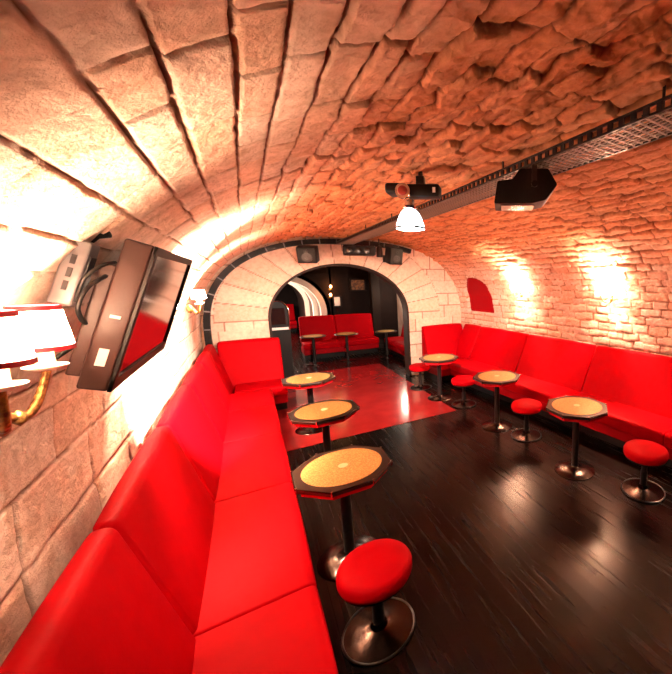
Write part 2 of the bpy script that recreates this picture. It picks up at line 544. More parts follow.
def slab(name, c, s, m, label=None):
    bm = bmesh.new(); box(bm, c, s)
    return tag(obj(name, bm, m), label, kind='structure')
slab('floor', (1.9, 5.4, -.05), (7.6, 13.6, .10), M_floor)
slab('trim_3', (1.26, 6.95, .003), (2.62, 4.10, .006), M_dance, 'glossy red dance floor laid over the dark boards')
bm = bmesh.new(); box(bm, (1.9, -1.32, 1.6), (5.8, .1, 3.3)); tag(obj('wall_near', bm, M_dwall), kind='structure')

# ------------------------------------------------------------------ sofas
def bench_run(t, seams, backs, M, jx=.25, depth=.50, top=1.12, thick=.085):
    """one straight run of a bench; local x = 0 is the front lip of the backrest's top, the seat lies towards +x, M places it"""
    sx = jx + depth
    seat = round_poly([(jx - .05, .29), (sx - .02, .29), (sx, .45), (jx - .06, .45)], [.01, .03, .06, .02])
    back = round_poly([(jx, .40), (.01, top), (-thick, top), (-thick, .38)], [.02, .05, .03, .01])
    def put(name, bm, m, sm=None):
        bmesh.ops.transform(bm, matrix=M, verts=bm.verts)
        return obj(name, bm, m, t, sm)
    for a, b in zip(seams[:-1], seams[1:]):
        bm = bmesh.new(); pillow(bm, seat, a + .002, b - .002, .016, belly=.006)
        put('seat_cushion', bm, M_red, 50)
    for a, b in zip(backs[:-1], backs[1:]):
        bm = bmesh.new(); pillow(bm, back, a + .002, b - .002, .035, belly=.010)
        put('backrest', bm, M_red, 50)
    a, b = seams[0], seams[-1]
    bm = bmesh.new(); box(bm, ((sx - .07 - thick) / 2, (a + b) / 2, .215), (sx - .07 + thick - .01, b - a - .01, .15), bevel=.01)
    put('fascia', bm, M_redd)
    bm = bmesh.new(); box(bm, ((sx - .16 - thick) / 2, (a + b) / 2, .07), (sx - .16 + thick - .02, b - a - .04, .14))
    put('plinth', bm, M_black)
def place(x, y, rz): return Matrix.Translation((x, y, 0)) @ Matrix.Rotation(rz, 4, 'Z')
t = thing('banquette', 'long red upholstered corner bench along the left stone wall under the television', 'bench', (-.54, 1.4, 0), 0, 'red corner benches')
bench_run(t, [.76, 2.0, 3.24, 4.45, 5.55, 6.43], [.76, 2.0, 3.24, 4.45, 5.55, 6.43, 7.13], place(0, -1.4, 0), jx=.205, thick=.065)
bench_run(t, [.225, .91], [.05, .91], place(0, 7.20 - 1.4, -PI / 2), thick=.14)
# right hand bench follows the wall, which opens out towards the camera
RA = math.atan(.07)
XT = 4.0                                  # x of the lip at y = 7
t = thing('banquette', 'long red upholstered corner bench along the right brick wall below the wall lamps', 'bench', (XT, 7.0, 0), PI + RA, 'red corner benches')
rs_ = [-.30, .62, 2.05, 3.55, 5.05, 6.55]
bench_run(t, [.45, 2.05, 3.55, 5.05, 6.55], [-.08, .55, 2.05, 3.55, 5.05, 6.55], place(0, 0, 0), jx=.36, depth=.46, thick=.055)
bench_run(t, [-1.0, -.40], [-1.0, .0], place(0, -.20, PI / 2), thick=.10)

# ------------------------------------------------------------------ tables and stools
def octo(r, a0=PI / 8): return [(r * math.cos(a0 + k * PI / 4), r * math.sin(a0 + k * PI / 4)) for k in range(8)]
def make_table(loc, label, rz):
    t = thing('cafe_table', label, 'table', loc, rz, 'octagonal gold topped tables')
    R = .345
    bm = bmesh.new()
    prism(bm, octo(R), .722, .752)
    bmesh.ops.bevel(bm, geom=[e for e in bm.edges if abs(e.verts[0].co.z - e.verts[1].co.z) < 1e-4 and e.verts[0].co.z > .75], offset=.006, segments=2, affect='EDGES')
    top = obj('tabletop', bm, M_rim, t)
    bm = bmesh.new(); lathe(bm, [(0, .7525), (.268, .7525), (.270, .755), (.2685, .757), (0, .757)], 64)
    tag(obj('glitter_inset', bm, M_glitter, t, 40), 'round gold glitter disc let into the table top')
    bm = bmesh.new()
    lathe(bm, [(0, .757), (.034, .757), (.034, .759), (.024, .7595), (.022, .758), (0, .758)], 24)
    obj('medallion', bm, M_candle, t, 40)
    bm = bmesh.new(); prism(bm, octo(R * .90), .680, .722)
    tag(obj('apron', bm, M_redtrim_reflection, t), 'red skirt below the dark rim')
    for k in range(8):                    # metal corner pieces and edge strips on the rim
        a = PI / 8 + k * PI / 4
        p = Vector((math.cos(a), math.sin(a), 0)) * (R - .004)
        bm = bmesh.new()
        tube(bm, [p + Vector((0, 0, .716)), p + Vector((0, 0, .757))], .008, 8)
        obj('corner_stud', bm, M_chrome, t, 40)
    bm = bmesh.new()
    for k in range(8):
        q0 = Vector((math.cos(PI / 8 + k * PI / 4), math.sin(PI / 8 + k * PI / 4), 0)) * (R + .001); q1 = Vector((math.cos(PI / 8 + (k + 1) * PI / 4), math.sin(PI / 8 + (k + 1) * PI / 4), 0)) * (R + .001)
        tube(bm, [q0 + Vector((0, 0, .748)), q1 + Vector((0, 0, .748))], .0042, 6)
    obj('edge_trim', bm, M_dchrome, t, 40)
    bm = bmesh.new(); lathe(bm, [(0, .035), (.042, .035), (.036, .07), (.036, .66), (.10, .672), (.10, .681), (0, .681)], 28)
    obj('post', bm, M_blackm, t, 40)
    bm = bmesh.new(); lathe(bm, [(0, 0), (.222, 0), (.225, .006), (.218, .013), (.12, .026), (.055, .042), (.043, .058), (0, .058)], 48)
    obj('base', bm, M_dchrome, t, 40)
    return t
T0 = make_table((.446, 2.643, 0), 'nearest octagonal gold glitter table beside the left bench, just behind the front stool', 0)
def copyt(src, loc, label, rz=None): return dup(src, loc, rz, label)
copyt(T0, (.535, 3.99, 0), 'middle of the three octagonal gold tables along the left bench', .04)
copyt(T0, (.575, 5.48, 0), 'farthest of the three octagonal gold tables along the left bench, on the red floor', -.03)
copyt(T0, (2.79, 2.50, 0), 'nearest octagonal gold table in front of the right bench', -.07)
copyt(T0, (2.775, 4.01, 0), 'middle octagonal gold table in front of the right bench', -.05)
copyt(T0, (2.65, 5.65, 0), 'farthest octagonal gold table in front of the right bench', -.07)

M_sbase = mat('smoked_chrome', (.040, .027, .023), .24, 1., bump=(20, .2))
def make_stool(loc, label):
    t = thing('stool', label, 'stool', loc, 0, 'round red stools')
    bm = bmesh.new()
    lathe(bm, [(0, .375), (.185, .375), (.202, .385), (.210, .405), (.210, .44), (.200, .460), (.175, .472), (.10, .478), (0, .480)], 48)
    obj('seat', bm, M_red, t, 60)
    bm = bmesh.new(); lathe(bm, [(0, .362), (.19, .362), (.19, .376), (0, .376)], 40)
    obj('seat_plate', bm, M_black, t, 40)
    bm = bmesh.new(); lathe(bm, [(0, .05), (.036, .05), (.033, .09), (.033, .22), (.027, .225), (.027, .34), (.06, .363), (0, .363)], 28)
    obj('post', bm, M_blackm, t, 40)
    bm = bmesh.new(); lathe(bm, [(0, 0), (.202, 0), (.205, .006), (.198, .013), (.17, .015), (.09, .025), (.050, .042), (.040, .075), (0, .075)], 48)
    obj('base', bm, M_sbase, t, 40)
    bm = bmesh.new()
    ring = [(.205 * math.cos(2 * PI * k / 48), .205 * math.sin(2 * PI * k / 48), .012) for k in range(49)]
    tube(bm, ring, .007, 8, cap=False)
    obj('base_rim', bm, M_blackm, t, 40)
    return t
S0 = make_stool((.455, 1.925, 0), 'nearest round red stool, alone in front of the first table by the left bench')
copyt(S0, (3.045, 1.81, 0), 'round red stool nearest the camera by the right bench, cut by the picture edge')
copyt(S0, (2.91, 3.50, 0), 'round red stool between the first and second tables by the right bench')
copyt(S0, (2.825, 5.08, 0), 'round red stool between the second and third tables by the right bench')
copyt(S0, (2.60, 6.42, 0), 'round red stool beyond the farthest table by the right bench, near the doorway')

# ------------------------------------------------------------------ wall lamps
def m_shade(st):
    m = bpy.data.materials.new('lamp_shade_cloth'); m.use_nodes = True
    nt = m.node_tree; b = nt.nodes['Principled BSDF']
    b.inputs['Base Color'].default_value = (.9, .84, .76, 1); b.inputs['Roughness'].default_value = .8
    b.inputs['Emission Color'].default_value = (1, .66, .46, 1); b.inputs['Emission Strength'].default_value = st
    tr = nt.nodes.new('ShaderNodeBsdfTranslucent'); tr.inputs['Color'].default_value = (.95, .86, .75, 1)
    mx = nt.nodes.new('ShaderNodeMixShader'); mx.inputs[0].default_value = .60
    out = nt.nodes['Material Output']
    nt.links.new(b.outputs[0], mx.inputs[1]); nt.links.new(tr.outputs[0], mx.inputs[2]); nt.links.new(mx.outputs[0], out.inputs['Surface'])
    return m
M_shade = m_shade(400); M_shade_dim = m_shade(55)
M_bulb = emit('bulb', (1, .80, .58), 30)
LAMP_W = 40.0
LAMP_C = (1., .68, .47)
def make_sconce(loc, side, label, power=LAMP_W, shade=M_shade):
    """loc: the wall behind the lamp at shade height; side +1 points the arms along +x"""
    t = thing('wall_lamp', label, 'wall lamp', loc, 0 if side > 0 else PI, 'twin shaded wall lamps')
    ox = .088
    bm = bmesh.new(); lathe(bm, [(0, -.02), (.045, -.02), (.05, .0), (.03, .018), (.018, .03), (0, .034)], 24, (0, 0, -.16), Matrix.Rotation(PI / 2, 3, 'Y'))
    obj('backplate', bm, M_brass, t, 50)
    for s in (-1, 1):
        y = s * .105
        bm = bmesh.new()
        pts = []
        for q in range(15):
            u = q / 14
            pts.append((.02 + (ox - .02) * u ** .7, y * u, -.16 - .055 * math.sin(PI * u) + .055 * u ** 2))
        tube(bm, pts, [.011 - .003 * (q / 14) for q in range(15)], 10)
        pz = Vector(pts[5]); lathe(bm, [(0, -.02), (.013, -.008), (.013, .008), (0, .02)], 12, pz)
        a = obj('arm', bm, M_brass, t, 50)
        bm = bmesh.new(); lathe(bm, [(0, -.108), (.016, -.106), (.036, -.098), (.038, -.094), (.016, -.097), (0, -.098)], 28, (ox, y, 0))
        obj('drip_dish', bm, M_white, t, 50)
        bm = bmesh.new(); lathe(bm, [(0, -.098), (.0165, -.098), (.0165, -.025), (.012, -.022), (0, -.022)], 20, (ox, y, 0))
        obj('candle', bm, M_candle, t, 50)
        bm = bmesh.new(); lathe(bm, [(0, -.024), (.007, -.022), (.010, -.014), (.008, -.004), (0, .002)], 16, (ox, y, 0))
        obj('bulb', bm, M_bulb, t, 50)
        # pleated open shade
        bm = bmesh.new()
        n = 72
        rings = []
        for r, z in ((.052, -.050), (.049, -.02), (.045, .015), (.041, .052)):
            rings.append([bm.verts.new((ox + (r + .0012 * (i % 2)) * math.cos(2 * PI * i / n), y + (r + .0012 * (i % 2)) * math.sin(2 * PI * i / n), z)) for i in range(n)])
        for A, B in zip(rings[:-1], rings[1:]):
            for i in range(n):
                j = (i + 1) % n
                bm.faces.new((A[i], A[j], B[j], B[i]))
        sh = obj('lamp_shade', bm, shade, t, 60)
        for r, z in ((.0535, -.049), (.0425, .050)):
            bm = bmesh.new(); lathe(bm, [(r - .0030, z - .006), (r + .0008, z - .006), (r + .0008, z + .006), (r - .0030, z + .006)], 48, (ox, y, 0))
            obj('ribbon', bm, M_ribbon, sh)
        ld = bpy.data.lights.new('lamp_light', 'POINT'); ld.energy = power; ld.color = LAMP_C; ld.shadow_soft_size = .009
        lo = link(bpy.data.objects.new('lamp_light', ld), t); lo.location = (ox, y, .014)
    return t
def sconce_at(y, z, side, label, **k):
    return make_sconce((vault_x(z, y, side) + (-side) * .012, y, z), -side, label, **k)
sconce_at(1.265, 1.985, -1, 'twin shaded brass wall lamp on the left stone wall before the television', power=34, shade=M_shade_dim)
sconce_at(3.2, 1.95, -1, 'twin shaded brass wall lamp on the left wall hidden behind the television', power=170)
sconce_at(5.2, 1.95, -1, 'twin shaded brass wall lamp on the left wall farthest from the camera', power=110)
sconce_at(3.2, 2.0, 1, 'twin shaded brass wall lamp on the right brick wall nearer the camera', power=120)
sconce_at(5.1, 2.0, 1, 'twin shaded brass wall lamp on the right brick wall beside the red niche', power=120)
sconce_at(1.25, 2.0, 1, 'twin shaded brass wall lamp added outside the picture to light the near right end', power=110)  # added lamp, out of view, to brighten the near end of the room
#BEGINMORE
# ------------------------------------------------------------------ television on the left wall
def make_tv():
    y0, y1 = 1.60, 2.50
    n = Vector((.943, 0, -.332)); u = Vector((.332, 0, .943))
    c = Vector((-.310, (y0 + y1) / 2, 1.982))                   # middle of the front
    W, H = y1 - y0, .485
    t = thing('television', 'flat black television tilted down from the left stone wall above the bench', 'television', tuple(c))
    B = Matrix(((0, u.x, n.x), (1, u.y, n.y), (0, u.z, n.z)))   # local x along the wall, y up the screen, z out of the screen
    def P(name, bm, m, par=t, sm=None):
        bmesh.ops.transform(bm, matrix=B.to_4x4(), verts=bm.verts)
        return obj(name, bm, m, par, sm)
    bm = bmesh.new(); box(bm, (0, 0, -.034), (W, H, .068), bevel=.008, seg=3)
    hs = P('housing', bm, M_brownp, t, 40)
    bm = bmesh.new()
    fr = .030
    for cx, cy, sx, sy in ((0, H / 2 - fr / 2, W, fr), (0, -H / 2 + fr * .7, W, fr * 1.4), (-W / 2 + fr / 2, 0, fr, H), (W / 2 - fr / 2, 0, fr, H)):
        box(bm, (cx, cy, .004), (sx, sy, .010), bevel=.002)
    P('bezel', bm, M_blackp)
    bm = bmesh.new(); box(bm, (0, fr * .2, .001), (W - 2 * fr, H - 2.4 * fr, .003))
    P('screen', bm, M_screen)
    bm = bmesh.new()
    for k in range(24):
        box(bm, (-W / 2 + .06 + k * (W - .12) / 23, -H / 2 - .001, -.030), (.018, .004, .030))
    P('red_reflection_vents', bm, M_redtrim_reflection)  # vent slats coloured red to stand in for reflected red light
    bm = bmesh.new(); box(bm, (-W / 2 - .0008, -H * .28, -.034), (.0015, .055, .022)); tag(P('sticker', bm, M_paper), 'white sticker on the near edge')
    bm = bmesh.new(); box(bm, (-W / 2 - .0008, -H * .01, -.034), (.0015, .010, .024)); P('edge_label', bm, M_paper)
    bm = bmesh.new()
    box(bm, (0, 0, -.085), (.42, .34, .03), bevel=.004); box(bm, (0, .10, -.115), (.10, .05, .06)); box(bm, (0, -.10, -.115), (.10, .05, .07))
    box(bm, (0, .10, -.140), (.07, .05, .05)); box(bm, (0, -.10, -.155), (.07, .05, .06))
    P('wall_bracket', bm, M_blackm)
    bm = bmesh.new(); box(bm, (-W / 2 + .09, -.03, -.085), (.14, .36, .035), bevel=.006)
    P('back_cover', bm, M_brownp)
    cab = [(-W / 2 + .03, .12, -.08), (-W / 2 - .01, .07, -.105), (-W / 2 - .02, .01, -.11), (-W / 2 + .0, -.03, -.10), (-W / 2 + .04, -.06, -.09), (-W / 2 + .03, -.11, -.10), (-W / 2 + .0, -.16, -.125)]
    bm = bmesh.new(); tube(bm, smooth_path(cab), .006, 8); P('cable', bm, M_black, t, 50)
    bm = bmesh.new(); tube(bm, smooth_path([(-W / 2 + .02, .16, -.075), (-W / 2 - .03, .14, -.09), (-W / 2 - .045, .09, -.11), (-W / 2 - .01, .02, -.12)]), .005, 8); P('cable', bm, M_black, t, 50)
    # grey power box fixed behind the near edge
    q = thing('power_box', 'slim silver box with dark slots behind the near edge of the television', 'box', tuple(c + Vector((0, -W / 2 + .035, 0)) - n * .150 + u * .10))
    bm = bmesh.new(); box(bm, (0, 0, 0), (.085, .20, .05), bevel=.008, seg=3); P('casing', bm, M_silver, q, 40)
    bm = bmesh.new()
    for k in range(3): box(bm, (-.044, -.04 + .04 * k, .0), (.004, .028, .010))
    box(bm, (0, 0, .026), (.05, .11, .004))
    P('slot', bm, M_black, q)
    bm = bmesh.new(); tube(bm, [(.02, .10, 0), (.03, .125, .01), (.05, .14, .03)], .012, 8); P('plug', bm, M_black, q, 50)
def smooth_path(pts, n=6):
    pts = [Vector(p) for p in pts]; out = []
    for i in range(len(pts) - 1):
        p0 = pts[max(i - 1, 0)]; p1 = pts[i]; p2 = pts[i + 1]; p3 = pts[min(i + 2, len(pts) - 1)]
        for k in range(n):
            s = k / n
            out.append(.5 * (2 * p1 + (p2 - p0) * s + (2 * p0 - 5 * p1 + 4 * p2 - p3) * s * s + (3 * p1 - p0 - 3 * p2 + p3) * s ** 3))
    return out + [pts[-1]]
make_tv()

# ------------------------------------------------------------------ tray, lights and loudspeakers under the vault
def make_tray():
    x0, x1, z = 1.40, 1.64, 2.765
    ya, yb = -.6, 7.18
    t = thing('cable_tray', 'long black perforated cable tray running under the crown of the vault', 'cable tray', (x0, ya, z))
    L = yb - ya
    for x, h in ((0, .05), (x1 - x0, .03)):
        bm = bmesh.new()
        for dz in (0, h - .010): box(bm, (x, L / 2, dz + .005), (.012, L, .010))
        k = 0.
        while k < L:
            box(bm, (x, k + .03, h / 2), (.010, .026, h)); k += .06
        obj('side_rail', bm, M_blackm, t)
    bm = bmesh.new()
    k = 0.
    while k < L:
        box(bm, ((x1 - x0) / 2, k + .02, .004), (x1 - x0, .010, .006)); k += .042
    for q in range(1, 9):
        box(bm, ((x1 - x0) * q / 9, L / 2, .004), (.008, L, .005))
    obj('mesh_floor', bm, mat('galvanised_mesh', (.22, .17, .14), .5, .5), t)
    for k in range(7):
        y = .35 + k * 1.18
        bm = bmesh.new(); zt = vault_z((x0 + x1) / 2, ya + y) + .03
        box(bm, ((x1 - x0) / 2, y, .01), (x1 - x0 + .02, .03, .012)); tube(bm, [((x1 - x0) / 2, y, .01), ((x1 - x0) / 2, y, zt - z)], .007, 8)
        obj('hanger', bm, M_blackm, t)
    bm = bmesh.new()
    for q in range(3):
        tube(bm, smooth_path([(.05 + .045 * q + .012 * math.sin(k * 1.7 + q * 2), k * L / 16, .020 + .004 * math.sin(k + q)) for k in range(17)], 4), .010, 8)
    obj('cables', bm, M_black, t, 50)
make_tray()

def make_effect_box():
    t = thing('effect_light', 'black wedge shaped disco light hanging from the near part of the cable tray', 'stage light', (1.43, 1.76, 2.655), math.radians(-36))
    # local x across the view, y away from the lens
    pl = [(-.185, -.105), (-.165, .02), (-.075, .03), (-.035, .088), (.13, .088), (.185, .0), (.12, -.085), (.03, -.105)]
    M = Matrix.Rotation(PI / 2, 3, 'X')
    bm = bmesh.new(); prism(bm, round_poly(pl, .012, 3), -.11, .11, M)
    obj('housing', bm, M_black, t, 30)
    bm = bmesh.new(); box(bm, (-.045, 0, -.107), (.20, .15, .006), bevel=.002); obj('lens_window', bm, mat('smoked_glass', (.05, .012, .010), .1), t)
    bm = bmesh.new()
    for s in (-1, 1): box(bm, (.05, s * .118, .045), (.03, .006, .115))
    box(bm, (.05, 0, .100), (.03, .242, .008))
    obj('yoke', bm, M_blackm, t)
    for s in (-1, 1):
        bm = bmesh.new(); lathe(bm, [(0, 0), (.018, 0), (.018, .014), (0, .014)], 14, (.05, s * .121, .0), Matrix.Rotation(-s * PI / 2, 3, 'X')); obj('clamp_knob', bm, M_blackp, t, 40)
make_effect_box()

M_beam = emit('lit_reflector', (.86, .96, 1.0), 5.0)
def make_scanner():
    x, y = 1.04, 2.56
    t = thing('scanner_light', 'black ceiling spotlight with a lit bell shaped reflector, left of the cable tray', 'stage light', (x, y, 2.74), math.radians(-36))
    zt = vault_z(x, y) + .03 - 2.74
    bm = bmesh.new()
    box(bm, (.075, 0, .0), (.24, .12, .085), bevel=.012); box(bm, (-.115, 0, .012), (.15, .15, .075), bevel=.025, seg=3)
    obj('housing', bm, M_black, t, 40)
    bm = bmesh.new(); box(bm, (.05, .02, .075), (.06, .06, .07), bevel=.006); tube(bm, [(.05, .02, .08), (.05, .02, max(zt, .12))], .016, 12)
    obj('ceiling_mount', bm, M_blackm, t, 40)
    bm = bmesh.new(); lathe(bm, [(0, 0), (.052, 0), (.055, .01), (.052, .03), (0, .03)], 28, (-.055, -.062, -.012), Matrix.Rotation(PI / 2, 3, 'X')); obj('lens_ring', bm, M_chrome, t, 40)
    bm = bmesh.new(); lathe(bm, [(0, .031), (.034, .031), (.03, .036), (0, .042)], 24, (-.055, -.062, -.012), Matrix.Rotation(PI / 2, 3, 'X')); obj('lens', bm, mat('red_lens', (.30, .05, .04), .1), t, 40)
    bm = bmesh.new(); box(bm, (.16, -.0605, .0), (.02, .003, .035)); obj('label_plate', bm, M_paper, t)
    bm = bmesh.new(); lathe(bm, [(.0, -.06), (.035, -.06), (.035, -.10), (.05, -.115), (.04, -.13), (0, -.13)], 24, (-.03, -.01, 0)); obj('neck', bm, M_chrome, t, 40)
    bm = bmesh.new(); lathe(bm, [(.04, -.125), (.062, -.145), (.082, -.185), (.098, -.235), (.103, -.262), (.099, -.262), (.094, -.235), (.078, -.187), (.058, -.149), (.036, -.131)], 36, (-.03, -.01, 0)); obj('reflector', bm, M_beam, t, 50)
    bm = bmesh.new(); lathe(bm, [(.1035, -.250), (.107, -.250), (.107, -.264), (.1035, -.264)], 36, (-.03, -.01, 0)); bmesh.ops.remove_doubles(bm, verts=bm.verts, dist=1e-5); obj('reflector_rim', bm, M_blackm, t, 40)
    ld = bpy.data.lights.new('spot_light', 'SPOT'); ld.energy = 900; ld.color = (1, .80, .66); ld.spot_size = math.radians(84); ld.spot_blend = .7; ld.shadow_soft_size = .012
    lo = link(bpy.data.objects.new('spot_light', ld), t); lo.location = (-.03, -.01, -.2600); q = Vector((2.1, 7.4, 1.75)) - Vector((x - .03, y - .01, 2.48)); lo.rotation_euler = (Matrix.Rotation(math.radians(36), 3, 'Z') @ q.to_track_quat('-Z', 'Y').to_matrix()).to_euler()
    ld = bpy.data.lights.new('scanner_beam', 'SPOT'); ld.energy = 2200; ld.color = (1, .82, .70); ld.spot_size = math.radians(50); ld.spot_blend = .35; ld.shadow_soft_size = .02
    lo = link(bpy.data.objects.new('scanner_beam', ld), t); lo.location = (-.055, -.125, -.05)
    p = Matrix.Rotation(math.radians(-36), 3, 'Z') @ Vector(lo.location) + Vector((x, y, 2.74))
    q = Vector((-.62, 4.0, 1.55)) - p; lo.rotation_euler = (Matrix.Rotation(math.radians(36), 3, 'Z') @ q.to_track_quat('-Z', 'Y').to_matrix()).to_euler()
make_scanner()

def make_speaker(loc, rz, label, s=(.30, .24, .27), tilt=.25):
    t = thing('loudspeaker', label, 'speaker', loc, rz, 'small loudspeakers on the end wall')
    Rx = Matrix.Rotation(tilt, 3, 'X')
    bm = bmesh.new(); box(bm, (0, 0, 0), s, bevel=.012); bmesh.ops.transform(bm, matrix=Rx.to_4x4(), verts=bm.verts); obj('cabinet', bm, M_blackp, t, 40)
    bm = bmesh.new(); box(bm, (0, -s[1] / 2 - .004, 0), (s[0] - .03, .008, s[2] - .03), bevel=.003); bmesh.ops.transform(bm, matrix=Rx.to_4x4(), verts=bm.verts); obj('grille', bm, M_black, t)
    for r, z in ((s[0] * .27, -s[2] * .14), (s[0] * .11, s[2] * .27)):
        bm = bmesh.new(); lathe(bm, [(0, .012), (r * .3, .014), (r * .35, .008), (r * .9, .014), (r, .012), (r, .006), (0, .006)], 24, (0, -s[1] / 2, z), Matrix.Rotation(PI / 2, 3, 'X')); bmesh.ops.transform(bm, matrix=Rx.to_4x4(), verts=bm.verts); obj('driver', bm, M_blackm, t, 40)
    bm = bmesh.new(); box(bm, (0, s[1] / 2 + .10, -.05), (.06, .22, .05)); box(bm, (0, s[1] / 2 + .21, -.05), (.14, .02, .14)); obj('wall_bracket', bm, M_blackm, t)
make_speaker((.90, YE - .36, 2.56), -.35, 'small black loudspeaker left of the projector, high on the end wall')
make_speaker((2.40, YE - .36, 2.60), .15, 'small black loudspeaker right of the projector, high on the end wall', (.26, .24, .32))
def make_projector():
    t = thing('effect_projector', 'wide black light projector under the end of the cable tray between two loudspeakers', 'stage light', (1.74, YE - .40, 2.655), -.2)
    bm = bmesh.new(); box(bm, (0, 0, 0), (.56, .30, .17), bevel=.03, seg=3); obj('housing', bm, M_black, t, 40)
    for k, x in enumerate((-.17, -.02, .13)):
        bm = bmesh.new(); lathe(bm, [(0, .0), (.05, .0), (.052, .02), (.042, .022), (.036, .012), (0, .016)], 24, (x, -.15, -.01), Matrix.Rotation(PI / 2, 3, 'X')); obj('lens', bm, M_dchrome, t, 40)
    bm = bmesh.new()
    for s in (-1, 1): box(bm, (s * .29, 0, .04), (.012, .05, .12))
    box(bm, (0, 0, .099), (.592, .05, .008)); obj('yoke', bm, M_blackm, t)
    t2 = thing('lamp_can', 'small blue tinted black lamp can beside the right end of the projector', 'stage light', (2.14, YE - .30, 2.66), 0)
    bm = bmesh.new(); lathe(bm, [(0, .12), (.035, .11), (.055, .06), (.06, -.10), (.054, -.10), (.05, .04), (0, .05)], 24); obj('can', bm, M_blackm, t2, 40)
    bm = bmesh.new(); lathe(bm, [(0, -.088), (.053, -.088), (.053, -.094), (0, -.094)], 20); obj('gel_filter', bm, mat('blue_gel', (.05, .08, .55), .2), t2, 40)
    bm = bmesh.new(); tube(bm, [(0, 0, .10), (0, 0, vault_z(2.14, YE - .3) + .03 - 2.66)], .012, 10); obj('stem', bm, M_blackm, t2, 40)
make_projector()

def make_arc():
    """black curved lighting rail that follows the vault where it meets the end wall"""
    t = thing('lighting_rail', 'curved black rail with pale clips following the vault along the end wall', 'rail', (XL, 7.3, 1.0))
    o = Vector((XL, 7.3, 1.0))
    y = 7.30; r = XR(y)
    sel = [i for i in range(len(PS)) if PZ[i] > .8]
    pts = []
    s0 = None
    last = -1
    for i in sel:
        x = vault_pt(PX[i], None, y)
        if x > 2.9: break
        if last < 0 or PS[i] - last > .05:
            j = min(i + 3, len(PS) - 1)
            tx, tz = PX[j] - PX[i - 3], PZ[j] - PZ[i - 3]
            q = math.hypot(tx, tz)
            pts.append((x, PZ[i], tz / q, -tx / q)); last = PS[i]
    bm = bmesh.new(); rows = []
    for x, z, nx, nz in pts:
        a, b = .05, .135
        rows.append([bm.verts.new(Vector((x + nx * d, yy, z + nz * d)) - o) for d, yy in ((a, y - .07), (b, y - .07), (b, y + .05), (a, y + .05))])
    for A, B in zip(rows[:-1], rows[1:]):
        for k in range(4): bm.faces.new((A[k], A[(k + 1) % 4], B[(k + 1) % 4], B[k]))
    bm.faces.new(rows[0]); bm.faces.new(rows[-1])
    obj('channel', bm, M_blackp, t, 30)
    for i in range(4, len(pts) - 2, 6):
        x, z, nx, nz = pts[i]
        M = Matrix(((nx, 0, -nz), (0, 1, 0), (nz, 0, nx)))
        bm = bmesh.new(); box(bm, Vector((x + nx * .092, y - .075, z + nz * .092)) - o, (.09, .012, .018), M)
        obj('clip', bm, M_silver, t)
make_arc()

# ------------------------------------------------------------------ the room beyond the arch
slab('wall_far', (3.0, 11.50, 1.4), (2.1, .12, 2.9), M_dwall)
slab('ceiling_2', (1.9, 9.75, 2.75), (6.2, 3.7, .1), M_dwall)
slab('wall_far_left', (-.45, 9.8, 1.4), (.1, 3.8, 2.9), M_dwall)
def far_right():
    bm = bmesh.new(); box(bm, (3.98, 9.7, 1.4), (.10, 3.8, 2.9))
    tag(obj('wall_far_right', bm, mat('pale_plaster', (.70, .52, .42), .8, bump=(12, .3), var=(5, (.60, .42, .32), .4, .6))), kind='structure')
far_right()
def tunnel():
    cx, cz, rr = .78, 1.22, 1.02
    m = mat('pale_rib', (.72, .58, .48), .8, bump=(14, .5)); md = mat('dark_vault', (.10, .05, .04), .8, bump=(14, .5))
    n = 40
    bm = bmesh.new(); rows = []
    for r, y in ((rr, 11.44), (rr, 18.6), (rr + .12, 18.6), (rr + .12, 11.44)):
        rows.append([bm.verts.new((cx - r, y, 0))] + [bm.verts.new((cx + r * math.cos(PI - PI * k / n), y, cz + r * math.sin(PI - PI * k / n))) for k in range(n + 1)] + [bm.verts.new((cx + r, y, 0))])
    for A, B in zip(rows, rows[1:] + rows[:1]):
        for k in range(len(A) - 1): bm.faces.new((A[k], A[k + 1], B[k + 1], B[k]))
    tag(obj('ceiling_3', bm, md, None, 40), kind='structure')
    for i, y in enumerate((11.40, 12.9, 14.9)):
        bm = bmesh.new(); rows = []
        ra, rb = rr - .13, rr + .02
        for r, yy in ((ra, y), (rb, y), (rb, y + .22), (ra, y + .22)):
            rows.append([bm.verts.new((cx - r, yy, 0))] + [bm.verts.new((cx + r * math.cos(PI - PI * k / n), yy, cz + r * math.sin(PI - PI * k / n))) for k in range(n + 1)] + [bm.verts.new((cx + r, yy, 0))])
        for A, B in zip(rows, rows[1:] + rows[:1]):
            for k in range(len(A) - 1): bm.faces.new((A[k], A[k + 1], B[k + 1], B[k]))
        tag(obj('trim_%d' % (4 + i), bm, m, None, 40), 'pale stone rib of the small vault beyond the far bench', kind='structure')
    slab('wall_far_end', (.78, 18.65, 1.2), (2.4, .1, 2.4), M_dwall)
    # dark wall above and beside the little vault
    bm = bmesh.new()
    out = [(-.5, 0), (-.5, 2.8), (2.0, 2.8), (2.0, 0), (cx + rr + .02, 0)] + [(cx + (rr + .02) * math.cos(PI * k / n), cz + (rr + .02) * math.sin(PI * k / n)) for k in range(n + 1)] + [(cx - rr - .02, 0)]
    prism(bm, [(x, z) for x, z in out], -11.56, -11.44, Matrix.Rotation(PI / 2, 3, 'X'))
    tag(obj('wall_far_vault', bm, M_dwall), kind='structure')
tunnel()
slab('floor_far', (.8, 15.45, -.05), (2.6, 6.5, .10), M_floor)
t = thing('bench', 'long red bench across the far room beyond the arched doorway', 'bench', (1.6, 11.1, 0), 0, 'red benches in the far room')
bench_run(t, [-.55, .35, 1.4], [-.55, .35, 1.4], place(0, 0, -PI / 2) , jx=.2, depth=.48)
t = thing('bench', 'red bench against the pale right wall of the far room', 'bench', (3.79, 9.6, 0), 0, 'red benches in the far room')
